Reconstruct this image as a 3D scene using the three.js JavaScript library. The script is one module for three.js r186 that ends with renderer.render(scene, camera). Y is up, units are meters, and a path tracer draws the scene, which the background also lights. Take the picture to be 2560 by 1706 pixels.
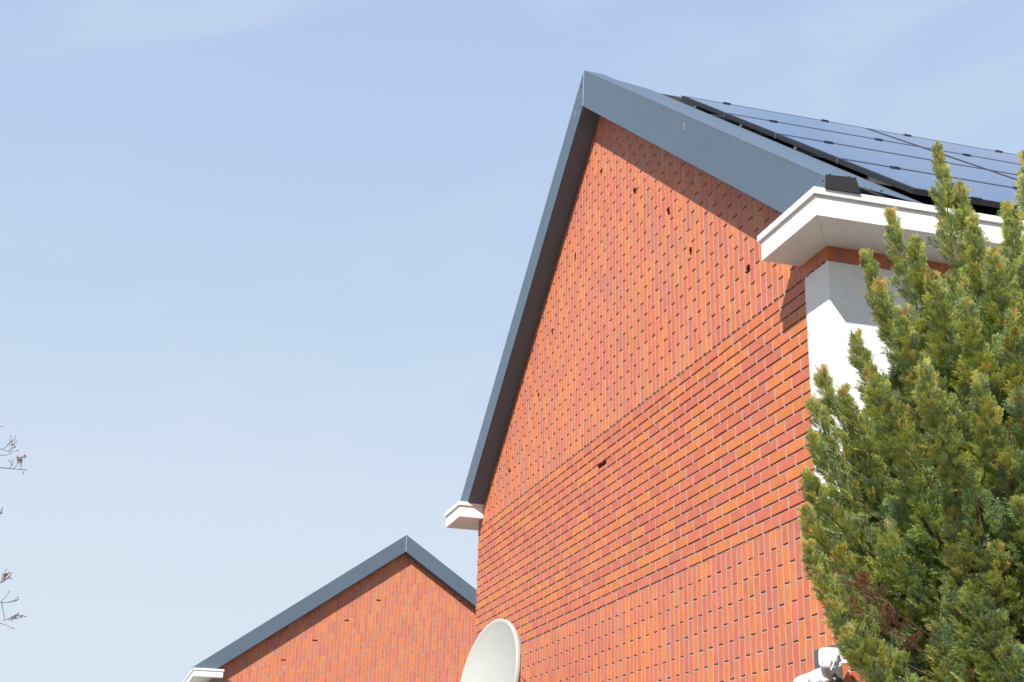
import * as THREE from 'three';
import { RoundedBoxGeometry } from 'three/addons/geometries/RoundedBoxGeometry.js';
import { mergeGeometries, mergeVertices } from 'three/addons/utils/BufferGeometryUtils.js';

// ---------------------------------------------------------------- camera, sky, sun, exposure
const scene = new THREE.Scene();
const camera = new THREE.PerspectiveCamera(26.557, 1024 / 682, 0.1, 900);
const CAM = new THREE.Vector3(6.8444, -1.8467, 3.7101);
{
  const yaw = 1.289511, pitch = 0.348934, roll = 0.025162;
  const fwd = new THREE.Vector3(-Math.sin(yaw) * Math.cos(pitch), Math.sin(pitch), -Math.cos(yaw) * Math.cos(pitch));
  const right = new THREE.Vector3(Math.cos(yaw), 0, -Math.sin(yaw));
  const up = new THREE.Vector3().crossVectors(right, fwd);
  const r2 = right.clone().multiplyScalar(Math.cos(roll)).addScaledVector(up, Math.sin(roll));
  const u2 = up.clone().multiplyScalar(Math.cos(roll)).addScaledVector(right, -Math.sin(roll));
  camera.quaternion.setFromRotationMatrix(new THREE.Matrix4().makeBasis(r2, u2, fwd.clone().negate()));
  camera.position.copy(CAM);
  camera.focus = 10; camera.userData.fStop = 8;
  camera.updateMatrixWorld(true); camera.updateProjectionMatrix();
}
const EXPOSURE = 2.0;
const SUN_DIR = new THREE.Vector3(0.25, 0.33, 0.246).normalize();
const sun = new THREE.DirectionalLight(new THREE.Color().setRGB(1.0, 0.955, 0.89), 4.2);
sun.position.copy(SUN_DIR).multiplyScalar(60);
sun.castShadow = true; sun.shadow.mapSize.set(4096, 4096); sun.shadow.radius = 1.2;
Object.assign(sun.shadow.camera, { left: -35, right: 20, top: 25, bottom: -25, near: 1, far: 140 });
sun.target.position.set(-5, 0, 0);
scene.add(sun, sun.target);
sun.position.add(sun.target.position);

const renderer = new THREE.WebGLRenderer({ antialias: true });
renderer.toneMapping = THREE.LinearToneMapping;
renderer.toneMappingExposure = EXPOSURE;
renderer.shadowMap.enabled = true;

// ---------------------------------------------------------------- noise and random helpers
function rng(seed) { let a = seed >>> 0; return () => { a = (a + 0x6D2B79F5) >>> 0; let t = a; t = Math.imul(t ^ (t >>> 15), t | 1); t ^= t + Math.imul(t ^ (t >>> 7), t | 61); return ((t ^ (t >>> 14)) >>> 0) / 4294967296; }; }
function hash(x, y, s) { let h = Math.imul(x | 0, 374761393) ^ Math.imul(y | 0, 668265263) ^ Math.imul(s | 0, 2147483647); h = Math.imul(h ^ (h >>> 13), 1274126177); return ((h ^ (h >>> 16)) >>> 0) / 4294967296; }
function vnoise(x, y, s, per = 0) {
  const xi = Math.floor(x), yi = Math.floor(y), fx = x - xi, fy = y - yi, u = fx * fx * fx * (fx * (fx * 6 - 15) + 10), v = fy * fy * fy * (fy * (fy * 6 - 15) + 10);
  const w = (i) => per ? ((i % per) + per) % per : i;
  const a = hash(w(xi), w(yi), s), b = hash(w(xi + 1), w(yi), s), c = hash(w(xi), w(yi + 1), s), d = hash(w(xi + 1), w(yi + 1), s);
  return a + (b - a) * u + (c - a) * v + (a - b - c + d) * u * v;
}
function fbm(x, y, s, oct = 4, per = 0) { let r = 0, a = 0.5, n = 0; for (let i = 0; i < oct; i++) { r += a * vnoise(x, y, s + i, per); n += a; x *= 2; y *= 2; per *= 2; a *= 0.5; } return r / n; }
function tex(n, fn, srgb = true, repeat = 1) {
  const d = new Uint8Array(n * n * 4);
  for (let y = 0; y < n; y++) for (let x = 0; x < n; x++) { const c = fn(x / n, y / n); const i = (y * n + x) * 4; d[i] = c[0] * 255; d[i + 1] = c[1] * 255; d[i + 2] = c[2] * 255; d[i + 3] = 255; }
  const t = new THREE.DataTexture(d, n, n); t.wrapS = t.wrapT = THREE.RepeatWrapping; t.magFilter = THREE.LinearFilter; t.minFilter = THREE.LinearFilter;
  if (srgb) t.colorSpace = THREE.SRGBColorSpace; t.repeat.set(repeat, repeat); t.needsUpdate = true; return t;
}
const s2l = (v) => { v /= 255; return v <= 0.04045 ? v / 12.92 : ((v + 0.055) / 1.055) ** 2.4; };
const lin = (r, g, b) => new THREE.Color().setRGB(r, g, b);

// the sky: pale spring blue with thin high cirrus
{
  const W = 2048, H = 1024, data = new Float32Array(W * H * 4);
  const stops = [[-5, 214, 226, 240], [6, 218, 230, 243], [13, 212, 226, 242], [20, 193, 214, 239], [27, 184, 206, 238], [34, 178, 200, 236], [50, 160, 188, 232], [90, 140, 172, 226]].map((s) => [s[0], s2l(s[1]), s2l(s[2]), s2l(s[3])]);
  for (let j = 0; j < H; j++) {
    const el = (j + 0.5) / H * 180 - 90;
    let k = 0; while (k < stops.length - 2 && el > stops[k + 1][0]) k++;
    const t = Math.min(1, Math.max(0, (el - stops[k][0]) / (stops[k + 1][0] - stops[k][0])));
    const base = [1, 2, 3].map((c) => stops[k][c] + (stops[k + 1][c] - stops[k][c]) * t);
    const fall = Math.max(0, Math.min(1, el / 6));
    for (let i = 0; i < W; i++) {
      const az = ((i + W / 2) % W) / W * 64; // the wrap lies behind the camera
      const wx = fbm(az * 0.25 + el * 0.02, el * 0.05 - az * 0.06 + 9, 31, 3) * 3;
      const streak = fbm(az * 0.45 + wx * 0.5, el * 0.36 - az * 0.42 + wx, 11, 6);
      const broad = fbm(az * 0.30 + el * 0.03 + wx * 0.3, el * 0.07 - az * 0.11, 57, 4);
      let c = Math.max(0, streak - 0.47) * 2.3 * Math.max(0, broad - 0.28) * 1.9 + Math.max(0, broad - 0.45) * 0.25;
      c = Math.min(0.24, c * 0.9) * fall;
      const o = (j * W + i) * 4;
      const cl = [0.70, 0.78, 0.87];
      for (let q = 0; q < 3; q++) data[o + q] = (base[q] * (1 - c) + cl[q] * c) / EXPOSURE;
      data[o + 3] = 1;
    }
  }
  const t = new THREE.DataTexture(data, W, H, THREE.RGBAFormat, THREE.FloatType);
  t.mapping = THREE.EquirectangularReflectionMapping; t.magFilter = THREE.LinearFilter; t.minFilter = THREE.LinearFilter; t.wrapS = THREE.RepeatWrapping;
  t.colorSpace = THREE.LinearSRGBColorSpace; t.needsUpdate = true;
  scene.background = t; scene.environment = t;
}

// ---------------------------------------------------------------- geometry helpers
function tris(list, uvs) {
  const g = new THREE.BufferGeometry(); g.setAttribute('position', new THREE.Float32BufferAttribute(list, 3));
  g.setAttribute('uv', new THREE.Float32BufferAttribute(uvs, 2)); g.computeVertexNormals(); return g;
}
function clip(poly, a, b, c) {           // keep a x + b y <= c
  const out = [];
  for (let i = 0; i < poly.length; i++) {
    const p = poly[i], q = poly[(i + 1) % poly.length], dp = a * p[0] + b * p[1] - c, dq = a * q[0] + b * q[1] - c;
    if (dp <= 0) out.push(p);
    if ((dp < 0 && dq > 0) || (dp > 0 && dq < 0)) { const t = dp / (dp - dq); out.push([p[0] + (q[0] - p[0]) * t, p[1] + (q[1] - p[1]) * t]); }
  }
  return out;
}
const area = (p) => { let s = 0; for (let i = 0; i < p.length; i++) { const a = p[i], b = p[(i + 1) % p.length]; s += a[0] * b[1] - b[0] * a[1]; } return s / 2; };
function inset(poly, d) {
  const n = poly.length, out = [];
  for (let i = 0; i < n; i++) {
    const a = poly[(i + n - 1) % n], b = poly[i], c = poly[(i + 1) % n];
    let e1 = [b[0] - a[0], b[1] - a[1]], e2 = [c[0] - b[0], c[1] - b[1]];
    const l1 = Math.hypot(...e1) || 1, l2 = Math.hypot(...e2) || 1; e1 = [e1[0] / l1, e1[1] / l1]; e2 = [e2[0] / l2, e2[1] / l2];
    const n1 = [-e1[1], e1[0]], n2 = [-e2[1], e2[0]]; const k = 1 + n1[0] * n2[0] + n1[1] * n2[1]; const m = d / Math.max(0.35, k);
    out.push([b[0] + (n1[0] + n2[0]) * m, b[1] + (n1[1] + n2[1]) * m]);
  }
  return out;
}
// a chamfered slab over a convex polygon, front face at zf, open at the back (set into mortar)
function slab(poly, zb, zf, ch, du = 0, dv = 0, out = { p: [], u: [] }, flip = false) {
  const inn = inset(poly, ch), n = poly.length;
  const tri = (a, b, c) => { out.p.push(...a, ...b, ...c); for (const v of [a, b, c]) out.u.push(v[0] + du, v[1] + dv); };
  for (let i = 1; i < n - 1; i++) tri([...inn[0], zf], [...inn[i], zf], [...inn[i + 1], zf]);
  const ring = (A, za, B, zb2) => { for (let i = 0; i < n; i++) { const j = (i + 1) % n; const a = [...A[i], za], b = [...A[j], za], c = [...B[j], zb2], d = [...B[i], zb2]; tri(a, d, c); tri(a, c, b); } };
  ring(inn, zf, poly, zf - ch); ring(poly, zf - ch, poly, zb);
  return out;
}
function mesh(name, geo, mat, parent = scene) { const m = new THREE.Mesh(geo, mat); m.name = name; m.castShadow = m.receiveShadow = true; parent.add(m); return m; }
function thing(name, label, category, pos = [0, 0, 0], group) {
  const o = new THREE.Group(); o.name = name; o.position.set(...pos); o.userData = { label, category }; if (group) o.userData.group = group; scene.add(o); return o;
}
function box(w, h, d, x = 0, y = 0, z = 0) { const g = new THREE.BoxGeometry(w, h, d); g.translate(x, y, z); return g; }
function rbox(w, h, d, r, x = 0, y = 0, z = 0, seg = 2) { const g = new RoundedBoxGeometry(w, h, d, seg, r); g.translate(x, y, z); return g; }
function cyl(r1, r2, a, b, seg = 10) { // from a to b
  const A = new THREE.Vector3(...a), B = new THREE.Vector3(...b), d = B.clone().sub(A), g = new THREE.CylinderGeometry(r2, r1, d.length(), seg);
  g.applyQuaternion(new THREE.Quaternion().setFromUnitVectors(new THREE.Vector3(0, 1, 0), d.normalize())); const m = A.add(B).multiplyScalar(0.5); g.translate(m.x, m.y, m.z); return g;
}
function extrude(pts, depth, bevel = 0, holes = []) {
  const s = new THREE.Shape(pts.map((p) => new THREE.Vector2(p[0], p[1]))); for (const h of holes) s.holes.push(new THREE.Path(h.map((p) => new THREE.Vector2(p[0], p[1]))));
  return new THREE.ExtrudeGeometry(s, { depth, bevelEnabled: bevel > 0, bevelSize: bevel, bevelThickness: bevel, bevelOffset: -bevel, bevelSegments: 2, steps: 1 });
}
const plain = (gs) => mergeGeometries(gs.map((g) => { const q = g.index ? g.toNonIndexed() : g; for (const k of Object.keys(q.attributes)) if (!['position', 'normal', 'uv'].includes(k)) q.deleteAttribute(k); return q; }));
const project = (v) => { const q = v.clone().project(camera); return [(q.x + 1) * 1280, (1 - q.y) * 853]; };
// a measured picture point carried to a real place on a plane of constant x or z
function place(px, py, axis, val) {
  const d = new THREE.Vector3((px / 2560) * 2 - 1, 1 - (py / 1706) * 2, 0.5).unproject(camera).sub(CAM); const t = (val - CAM[axis]) / d[axis]; return CAM.clone().addScaledVector(d, t);
}

// ---------------------------------------------------------------- materials
const brickTex = tex(512, (u, v) => { const f = fbm(u * 64, v * 64, 3, 3, 64), c = fbm(u * 8, v * 8, 5, 3, 8); const k = 0.86 + 0.13 * f + 0.1 * (c - 0.5); const sp = hash(Math.floor(u * 256), Math.floor(v * 256), 8) > 0.985 ? 0.9 : 1; return [k * sp, k * sp * (0.985 + 0.03 * (c - 0.5)), k * sp].map((x) => Math.min(1, x)); }, true, 4);
const brickBump = tex(512, (u, v) => { const f = fbm(u * 128, v * 128, 13, 3, 128); return [f, f, f]; }, false, 4);
const brickMat = (r, g, b) => new THREE.MeshStandardMaterial({ color: lin(r, g, b), map: brickTex, bumpMap: brickBump, bumpScale: 0.0006, roughness: 0.62 });
const TONES = [];
{ const base = [[0.584, 0.182, 0.053], [0.560, 0.160, 0.063], [0.534, 0.147, 0.075]]; // orange, mid, red
  const r = rng(77); for (const b of base) for (let k = 0; k < 4; k++) { const j = 0.94 + 0.12 * r(), h = 0.96 + 0.08 * r(); TONES.push([b[0] * j, b[1] * j * h, b[2] * j / h]); } }
const toneMats = TONES.map((t) => brickMat(...t));
const brickworkMat = new THREE.MeshStandardMaterial({ color: 0xffffff, vertexColors: true, map: brickTex, bumpMap: brickBump, bumpScale: 0.0006, roughness: 0.62 });
const pickTone = (r) => { const q = r(); const c = q < 0.32 ? 0 : q < 0.70 ? 1 : 2; return c * 4 + Math.floor(r() * 4); };
const grain = tex(512, (u, v) => { const f = fbm(u * 96, v * 96, 21, 3, 96), c = fbm(u * 12, v * 12, 22, 3, 12); const k = 0.78 + 0.16 * f + 0.1 * c; return [k, k * 0.99, k * 0.975]; }, true, 3);
const grainB = tex(512, (u, v) => { const f = fbm(u * 128, v * 128, 25, 3, 128); return [f, f, f]; }, false, 3);
const mortarMat = new THREE.MeshStandardMaterial({ color: lin(0.39, 0.335, 0.325), map: grain, bumpMap: grainB, bumpScale: 0.002, roughness: 0.95 });
const stuccoB = tex(1024, (u, v) => { const f = fbm(u * 170, v * 170, 41, 2, 170), c = fbm(u * 60, v * 60, 45, 2, 60); const k = Math.min(1, Math.max(0, 0.75 * f + 0.25 * c)); return [k, k, k]; }, false, 1);
const stuccoC = tex(512, (u, v) => { const f = fbm(u * 64, v * 64, 48, 4, 64), c = fbm(u * 6, v * 6, 49, 3, 6); const k = 0.92 + 0.06 * f + 0.03 * (c - 0.5); return [k, k, k * 0.995]; }, true, 1);
const stuccoMat = new THREE.MeshStandardMaterial({ color: lin(0.80, 0.805, 0.80), map: stuccoC, bumpMap: stuccoB, bumpScale: 0.0035, roughness: 0.93 });
const metalR = tex(512, (u, v) => { const c = fbm(u * 10, v * 10, 61, 5, 10), d = fbm(u * 80, v * 6, 63, 3, 0); const k = 0.72 + 0.08 * c + 0.03 * d; return [k, k, k]; }, false, 0.5);
const metalC = tex(512, (u, v) => { const c = fbm(u * 14, v * 14, 66, 5, 14), s = hash(Math.floor(u * 512), Math.floor(v * 512), 67) > 0.9985 ? 1.25 : 1; const k = (0.90 + 0.045 * c) * s; return [k, k * 1.0, k].map((x) => Math.min(1, x)); }, true, 0.6);
const fasciaMat = new THREE.MeshStandardMaterial({ color: lin(0.086, 0.122, 0.164), map: metalC, roughnessMap: metalR, roughness: 0.62, metalness: 0.0 });
const gutterMat = new THREE.MeshStandardMaterial({ color: lin(0.80, 0.79, 0.775), map: stuccoC, roughness: 0.42 });
const blackMat = new THREE.MeshStandardMaterial({ color: lin(0.011, 0.010, 0.010), roughness: 0.75 });
const frameMat = new THREE.MeshStandardMaterial({ color: lin(0.014, 0.016, 0.020), roughness: 0.55, metalness: 0.0 });
const steelMat = new THREE.MeshStandardMaterial({ color: lin(0.55, 0.55, 0.55), roughness: 0.35, metalness: 0.85 });
const screwMat = new THREE.MeshStandardMaterial({ color: lin(0.05, 0.06, 0.075), roughness: 0.4, metalness: 0.5 });
const sealMat = new THREE.MeshStandardMaterial({ color: lin(0.55, 0.5, 0.48), roughness: 0.8 });
const tileMat = new THREE.MeshStandardMaterial({ color: lin(0.022, 0.025, 0.027), map: grain, roughness: 0.7 });
const whiteMat = new THREE.MeshStandardMaterial({ color: lin(0.62, 0.62, 0.62), roughness: 0.35 });
const greyPlastic = new THREE.MeshStandardMaterial({ color: lin(0.25, 0.25, 0.25), roughness: 0.5 });

// ---------------------------------------------------------------- ground
const GROUND = -3.45;
{
  const gt = tex(512, (u, v) => { const f = fbm(u * 80, v * 80, 71, 4, 80), c = fbm(u * 6, v * 6, 72, 3, 6); const k = 0.7 + 0.25 * f + 0.15 * (c - 0.5); return [k, k * 0.985, k * 0.95]; }, true, 0.4);
  const g = new THREE.CircleGeometry(420, 64); g.rotateX(-Math.PI / 2);
  const uv = g.attributes.uv, p = g.attributes.position; for (let i = 0; i < uv.count; i++) uv.setXY(i, p.getX(i), p.getZ(i));
  const m = mesh('ground', g, new THREE.MeshStandardMaterial({ color: lin(0.27, 0.245, 0.215), map: gt, roughness: 0.95 })); m.position.y = GROUND; m.userData.kind = 'structure';
}

// ---------------------------------------------------------------- houses
const MORTAR_Z = -0.017; // body of the joints; the pointing lies on it
// bricks of a wall: {poly, tone, ax: shared geometry key}; pieces cut by hole polygons are split
function convexDiff(poly, hole) {        // poly minus convex hole -> convex pieces
  const out = []; let rest = poly;
  for (let i = 0; i < hole.length; i++) {
    const a = hole[i], b = hole[(i + 1) % hole.length]; const nx = b[1] - a[1], ny = -(b[0] - a[0]), c = nx * a[0] + ny * a[1]; // outward normal (ccw hole)
    const outside = clip(rest, -nx, -ny, -c); if (outside.length > 2 && area(outside) > 2e-6) out.push(outside);
    rest = clip(rest, nx, ny, c); if (rest.length < 3 || area(rest) < 1e-7) break;
  }
  return out;
}
function layWall(bricks, parent, opt) {  // bricks: {x0,x1,y0,y1}; opt: clips, holes, seed, big (how many as parts), toWorld (for size), z
  const r = rng(opt.seed), done = [];
  for (const b of bricks) {
    const j = () => (r() - 0.5) * 0.0014;
    let poly = [[b.x0 + j(), b.y0 + j()], [b.x1 + j(), b.y0 + j()], [b.x1 + j(), b.y1 + j()], [b.x0 + j(), b.y1 + j()]];
    const tone = pickTone(r), dz = (r() - 0.5) * 0.0014, du = r() * 3, dv = r() * 3;
    for (const c of opt.clips || []) poly = clip(poly, ...c);
    if (poly.length < 3 || area(poly) < 6e-5) continue;
    let pieces = [poly];
    for (const h of opt.holes || []) pieces = pieces.flatMap((q) => { const hit = h.reduce((s, p) => s, 0), bx = h.map((p) => p[0]), by = h.map((p) => p[1]), px = q.map((p) => p[0]), py = q.map((p) => p[1]);
      if (Math.max(...px) < Math.min(...bx) || Math.min(...px) > Math.max(...bx) || Math.max(...py) < Math.min(...by) || Math.min(...py) > Math.max(...by)) return [q]; return convexDiff(q, h); });
    done.push({ pieces, tone, dz, du, dv, poly, zb: pieces.length === 1 && pieces[0] === poly ? -0.03 : -0.008 });
  }
  if (opt.big) {
    for (const d of done) {
      const pts = d.poly.map((p) => project(new THREE.Vector3(p[0], p[1], 0).applyMatrix4(opt.world)));
      const cx = pts.reduce((s, p) => s + p[0], 0) / pts.length, cy = pts.reduce((s, p) => s + p[1], 0) / pts.length;
      d.size = opt.seen(cx, cy, d.poly) ? Math.abs(area(pts)) : 0;
    }
    done.sort((a, b) => b.size - a.size);
  }
  // pointing: shallow upright joints, bed joints struck back under the brick above
  const mp = [], mu = [], tri = (...v) => { for (const q of v) { mp.push(...q); mu.push(q[0], q[1]); } }, hj = JT / 2 + 0.001, rj = rng(opt.seed + 5);
  for (const b of bricks) {
    if ((opt.clips || []).some((c) => c[0] * b.x0 + c[1] * b.y1 > c[2] + 0.1 || c[0] * b.x1 + c[1] * b.y1 > c[2] + 0.1)) continue;
    const near = (xa, xb, ya, yb) => (opt.holes || []).some((h) => { const bx = h.map((p) => p[0]), by = h.map((p) => p[1]); return xb > Math.min(...bx) && xa < Math.max(...bx) && yb > Math.min(...by) && ya < Math.max(...by); });
    const yt = b.y0 + 0.001, yb = b.y0 - JT - 0.001, dt = -(opt.bed || 0.0125) - 0.002 * rj(), db = -0.0012 - 0.0012 * rj(), xa = b.x0 - hj, xb = b.x1 + hj;
    if (!near(b.x0, b.x1, yb, yt)) tri([xa, yb, db], [xb, yb, db], [xb, yt, dt], [xa, yb, db], [xb, yt, dt], [xa, yt, dt]);
    const l = b.x1 - 0.001, r2 = b.x1 + JT + 0.001, z = -0.0013 - 0.0009 * rj(), zz = MORTAR_Z, y0 = b.y0 - JT, y1 = b.y1;
    let runs = [[y0, y1]]; for (const h of opt.holes || []) { const bx = h.map((p) => p[0]), by = h.map((p) => p[1]), ha = Math.min(...by), hb = Math.max(...by); if (r2 > Math.min(...bx) && l < Math.max(...bx)) runs = runs.flatMap(([p, q]) => (q <= ha || p >= hb ? [[p, q]] : [[p, ha], [hb, q]].filter((v) => v[1] - v[0] > 0.002))); }
    for (const [p, q] of runs) tri([l, p, z], [r2, p, z], [r2, q, z], [l, p, z], [r2, q, z], [l, q, z], [r2, p, z], [r2, p, zz], [r2, q, zz], [r2, p, z], [r2, q, zz], [r2, q, z], [l, p, zz], [l, p, z], [l, q, z], [l, p, zz], [l, q, z], [l, q, zz]);
  }
  mesh('pointing', tris(mp, mu), mortarMat, parent).userData.kind = 'stuff';
  const P = [], U = [], C = [];
  done.forEach((d, i) => {
    const o = { p: [], u: [] }; for (const q of d.pieces) slab(q, d.zb, d.dz, 0.0016, d.du, d.dv, o);
    if (!o.p.length) return;
    if (opt.big && i < opt.big && d.size > 0) {
      // a brick of its own, its origin at its lower left corner
      const [ox, oy] = d.poly[0]; for (let k = 0; k < o.p.length; k += 3) { o.p[k] -= ox; o.p[k + 1] -= oy; }
      const m = mesh('brick', tris(o.p, o.u), toneMats[d.tone], parent); m.position.set(ox, oy, 0);
    } else { P.push(...o.p.length > 60000 ? [] : o.p); U.push(...o.u); const t = TONES[d.tone]; for (let k = 0; k < o.p.length / 3; k++) C.push(...t); }
  });
  const g = tris(P, U); g.setAttribute('color', new THREE.Float32BufferAttribute(C, 3));
  const m = mesh('brickwork', g, brickworkMat, parent); m.userData.kind = 'stuff'; return m;
}
const COL = 0.0743, LEN = 0.22, CRS = 0.075, JT = 0.0115;
function rag(cx, cy, w, h, seed) { const r = rng(seed), n = 7, out = []; for (let i = 0; i < n; i++) { const a = i / n * Math.PI * 2; const k = 0.8 + 0.35 * r(); out.push([cx + Math.cos(a) * w * k, cy + Math.sin(a) * h * k]); }
  // convex hull of the ragged ring
  out.sort((p, q) => p[0] - q[0] || p[1] - q[1]); const cr = (o, a, b) => (a[0] - o[0]) * (b[1] - o[1]) - (a[1] - o[1]) * (b[0] - o[0]); const lo = [], up = [];
  for (const p of out) { while (lo.length > 1 && cr(lo.at(-2), lo.at(-1), p) <= 0) lo.pop(); lo.push(p); } for (const p of out.reverse()) { while (up.length > 1 && cr(up.at(-2), up.at(-1), p) <= 0) up.pop(); up.push(p); }
  return [...lo.slice(0, -1), ...up.slice(0, -1)]; }

// one gutter box wrapping from the return on the gable round the eave corner; side = +1 right end, -1 left end
function gutter(parent, xEnd, xOut, xWall, zOut, zFar, yb, yl, yt) {
  const s = Math.sign(xOut - xEnd), g = new THREE.Group(); g.name = 'eaves_gutter'; parent.add(g);
  const up = (pts, y0, y1, bev) => { const q = pts.map(([x, z]) => [x, -z]); if (area(q) < 0) q.reverse(); const e = extrude(q, y1 - y0 - 2 * bev, bev); e.rotateX(-Math.PI / 2); e.translate(0, y0 + bev, 0); return e; };
  const k = 0.0004 * s, lp = 0.016;
  const miter = (o, w) => ({ a: [[xEnd - s * w, zOut + w], [xOut + s * w - k, zOut + w], [xWall + s * 0.001 - k, 0.001], [xEnd - s * w, 0.001]], b: [[xOut + s * w, zOut + w - 0.0004], [xOut + s * w, zFar], [xWall + s * 0.001, zFar], [xWall + s * 0.001, -0.0002]] });
  const body = miter(0, 0), lip = miter(0, lp);
  mesh('gutter_section', up(body.a, yb, yl, 0.002), gutterMat, g); mesh('gutter_section', up(body.b, yb, yl, 0.002), gutterMat, g);
  mesh('gutter_lip', up(lip.a, yl + 0.0006, yt, 0.003), gutterMat, g); mesh('gutter_lip', up(lip.b, yl + 0.0006, yt, 0.003), gutterMat, g);
  return g;
}
function screw(parent, x, y, z, n = [0, 0, 1], s = 0.006) { const v = new THREE.Vector3(...n); const g = cyl(s, s * 0.8, [0, 0, 0], [n[0] * s * 1.1, n[1] * s * 1.1, n[2] * s * 1.1], 8); const m = mesh('screw', g, screwMat, parent); m.position.set(x, y, z); return m; }

const XL = -7.05, XC = 0.262, APX = -3.41;
const lineL = (m, b) => [-m, 1, b]; // y <= m x + b
const lineR = (m, b) => [m, 1, b];  // y <= -m x + b
function makeHouse(name, label, o) {
  const H = thing(name, label, 'house', o.pos); H.rotation.y = o.turn || 0; H.updateMatrixWorld(true);
  const W = H.matrixWorld, gy = GROUND - o.pos[1];
  const { sL, sR, bL, bR, tL, tR, apB, apT } = o; // soffit slopes + intercepts and trim tops
  const soffit = [lineL(sL, bL + 0.05), lineR(sR, bR + 0.05)];
  // gable wall: a mortar body with the openings cut through, bricks set in its face
  let outline = [[XL + 0.003, gy], [XC - 0.003, gy], [XC - 0.003, 9], [XL + 0.003, 9]]; for (const c of [lineL(sL, bL + 0.04), lineR(sR, bR + 0.04)]) outline = clip(outline, ...c);
  const wg = extrude(outline, 0.25, 0, o.holes.map((h) => inset(h, -0.03).slice().reverse())); wg.translate(0, 0, MORTAR_Z - 0.25);
  const wall = mesh('gable_wall', wg, mortarMat, H);
  layWall(o.bricks(gy), wall, { seed: o.seed, clips: soffit, holes: o.holes, big: 300, world: W, seen: o.seen, bed: o.bed });
  // eave walls, rear wall
  const D = o.depth;
  mesh('eave_wall', box(0.25, 1.5 - gy + 0.1, D - 0.27, XC - 0.003 - 0.125, (1.6 + gy) / 2, -0.26 - (D - 0.27) / 2), mortarMat, H);
  mesh('eave_wall', box(0.25, 1.5 - gy + 0.1, D - 0.27, XL + 0.003 + 0.125, (1.6 + gy) / 2, -0.26 - (D - 0.27) / 2), mortarMat, H);
  const rg = extrude(outline, 0.25); rg.translate(0, 0, -D - 0.25); mesh('rear_wall', rg, mortarMat, H);
  // roof slabs (tiles lie lower than the raised edge trim)
  const roof = new THREE.Group(); roof.name = 'roof'; H.add(roof);
  const xe = 0.56, xw = XL - 0.30, drop = o.drop;
  const slope = (x0, x1, fTop, fBot, nm) => { const g = extrude(clip([[x0, fBot(x0)], [x1, fBot(x1)], [x1, fTop(x1)], [x0, fTop(x0)]], 0, -1, -1.566), D + 0.25 - 0.006); g.translate(0, 0, -D - 0.25); mesh(nm, g, tileMat, roof); };
  const ridge = apT[1] - 0.1 - drop;
  slope(apT[0] + 0.001, xe, (x) => tR - drop - o.mT * x, (x) => bR + 0.01 - sR * x, 'roof_slope');
  slope(xw, apT[0] - 0.001, (x) => tL - drop + o.mTL * x, (x) => bL + 0.01 + sL * x, 'roof_slope');
  { const g = cyl(0.075, 0.075, [apT[0], o.ridgeY - 0.072, -0.44], [apT[0], o.ridgeY - 0.072, -D - 0.2], 16); mesh('ridge_cap', g, tileMat, roof); }
  // raised rake trims: folded anthracite sheet, mitred at the top
  const trim = new THREE.Group(); trim.name = 'roof_trim'; H.add(trim);
  const zO = 0.17, yC = 1.575;
  let R = [[apB[0] + 0.0016, apB[1]], [3, bR - sR * 3], [3, tR - o.mT * 3], [apT[0] + 0.0016, apT[1]]]; R = clip(clip(R, 1, 0, 0.62), 0, -1, -yC);
  let L = [[apB[0] - 0.0016, apB[1]], [apT[0] - 0.0016, apT[1]], [-10, tL - o.mTL * 10], [-10, bL - sL * 10]]; L = clip(clip(L, -1, 0, 7.45), 0, -1, -yC);
  const fr = extrude(R, zO - 0.002 - 0.006, 0.003); fr.translate(0, 0, 0.005); const rakeR = mesh('rake_fascia', fr, fasciaMat, trim);
  const fl = extrude(L, zO - 0.002 - 0.006, 0.003); fl.translate(0, 0, 0.005); const rakeL = mesh('rake_fascia', fl, fasciaMat, trim);
  { const sj = mesh('sealant_joint', box(0.006, apT[1] - apB[1] - 0.012, 0.15), sealMat, trim); sj.position.set((apT[0] + apB[0]) / 2, (apT[1] + apB[1]) / 2, zO - 0.0743); sj.rotation.z = -Math.atan2(apT[0] - apB[0], apT[1] - apB[1]); }
  // dark boards lining the underside of the overhang
  for (const [sg, m, c] of [[1, -sR, bR], [-1, sL, bL]]) { const f = (x) => c + m * x, x0 = apB[0], x1 = sg > 0 ? 0.2 : -6.86, g = extrude(sg > 0 ? [[x0, f(x0) - 0.005], [x1, f(x1) - 0.005], [x1, f(x1) + 0.004], [x0, f(x0) + 0.004]] : [[x1, f(x1) - 0.005], [x0, f(x0) - 0.005], [x0, f(x0) + 0.004], [x1, f(x1) + 0.004]], 0.155); g.translate(0, 0, 0.003); mesh('rake_soffit', g, fasciaMat, trim); }
  // the cap sheet sloping inwards from the trim to the roof
  const cap = (x0, x1, f, nm) => { const p = [], u = []; const A = (x, z, d) => [x, f(x) + d, z];
    const quad = (a, b, c, d) => { p.push(...a, ...b, ...c, ...a, ...c, ...d); for (const v of [a, b, c, a, c, d]) u.push(v[0] * 1.2, v[2] * 1.2 + v[1] * 0.3); };
    const T = [[zO + 0.0005, 0.0015], [-0.43, -0.068], [-0.43, -0.073], [zO + 0.0005, -0.004]];
    for (let i = 0; i < 4; i++) { const a = T[i], b = T[(i + 1) % 4]; quad(A(x0, ...a), A(x1, ...a), A(x1, ...b), A(x0, ...b)); }
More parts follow.
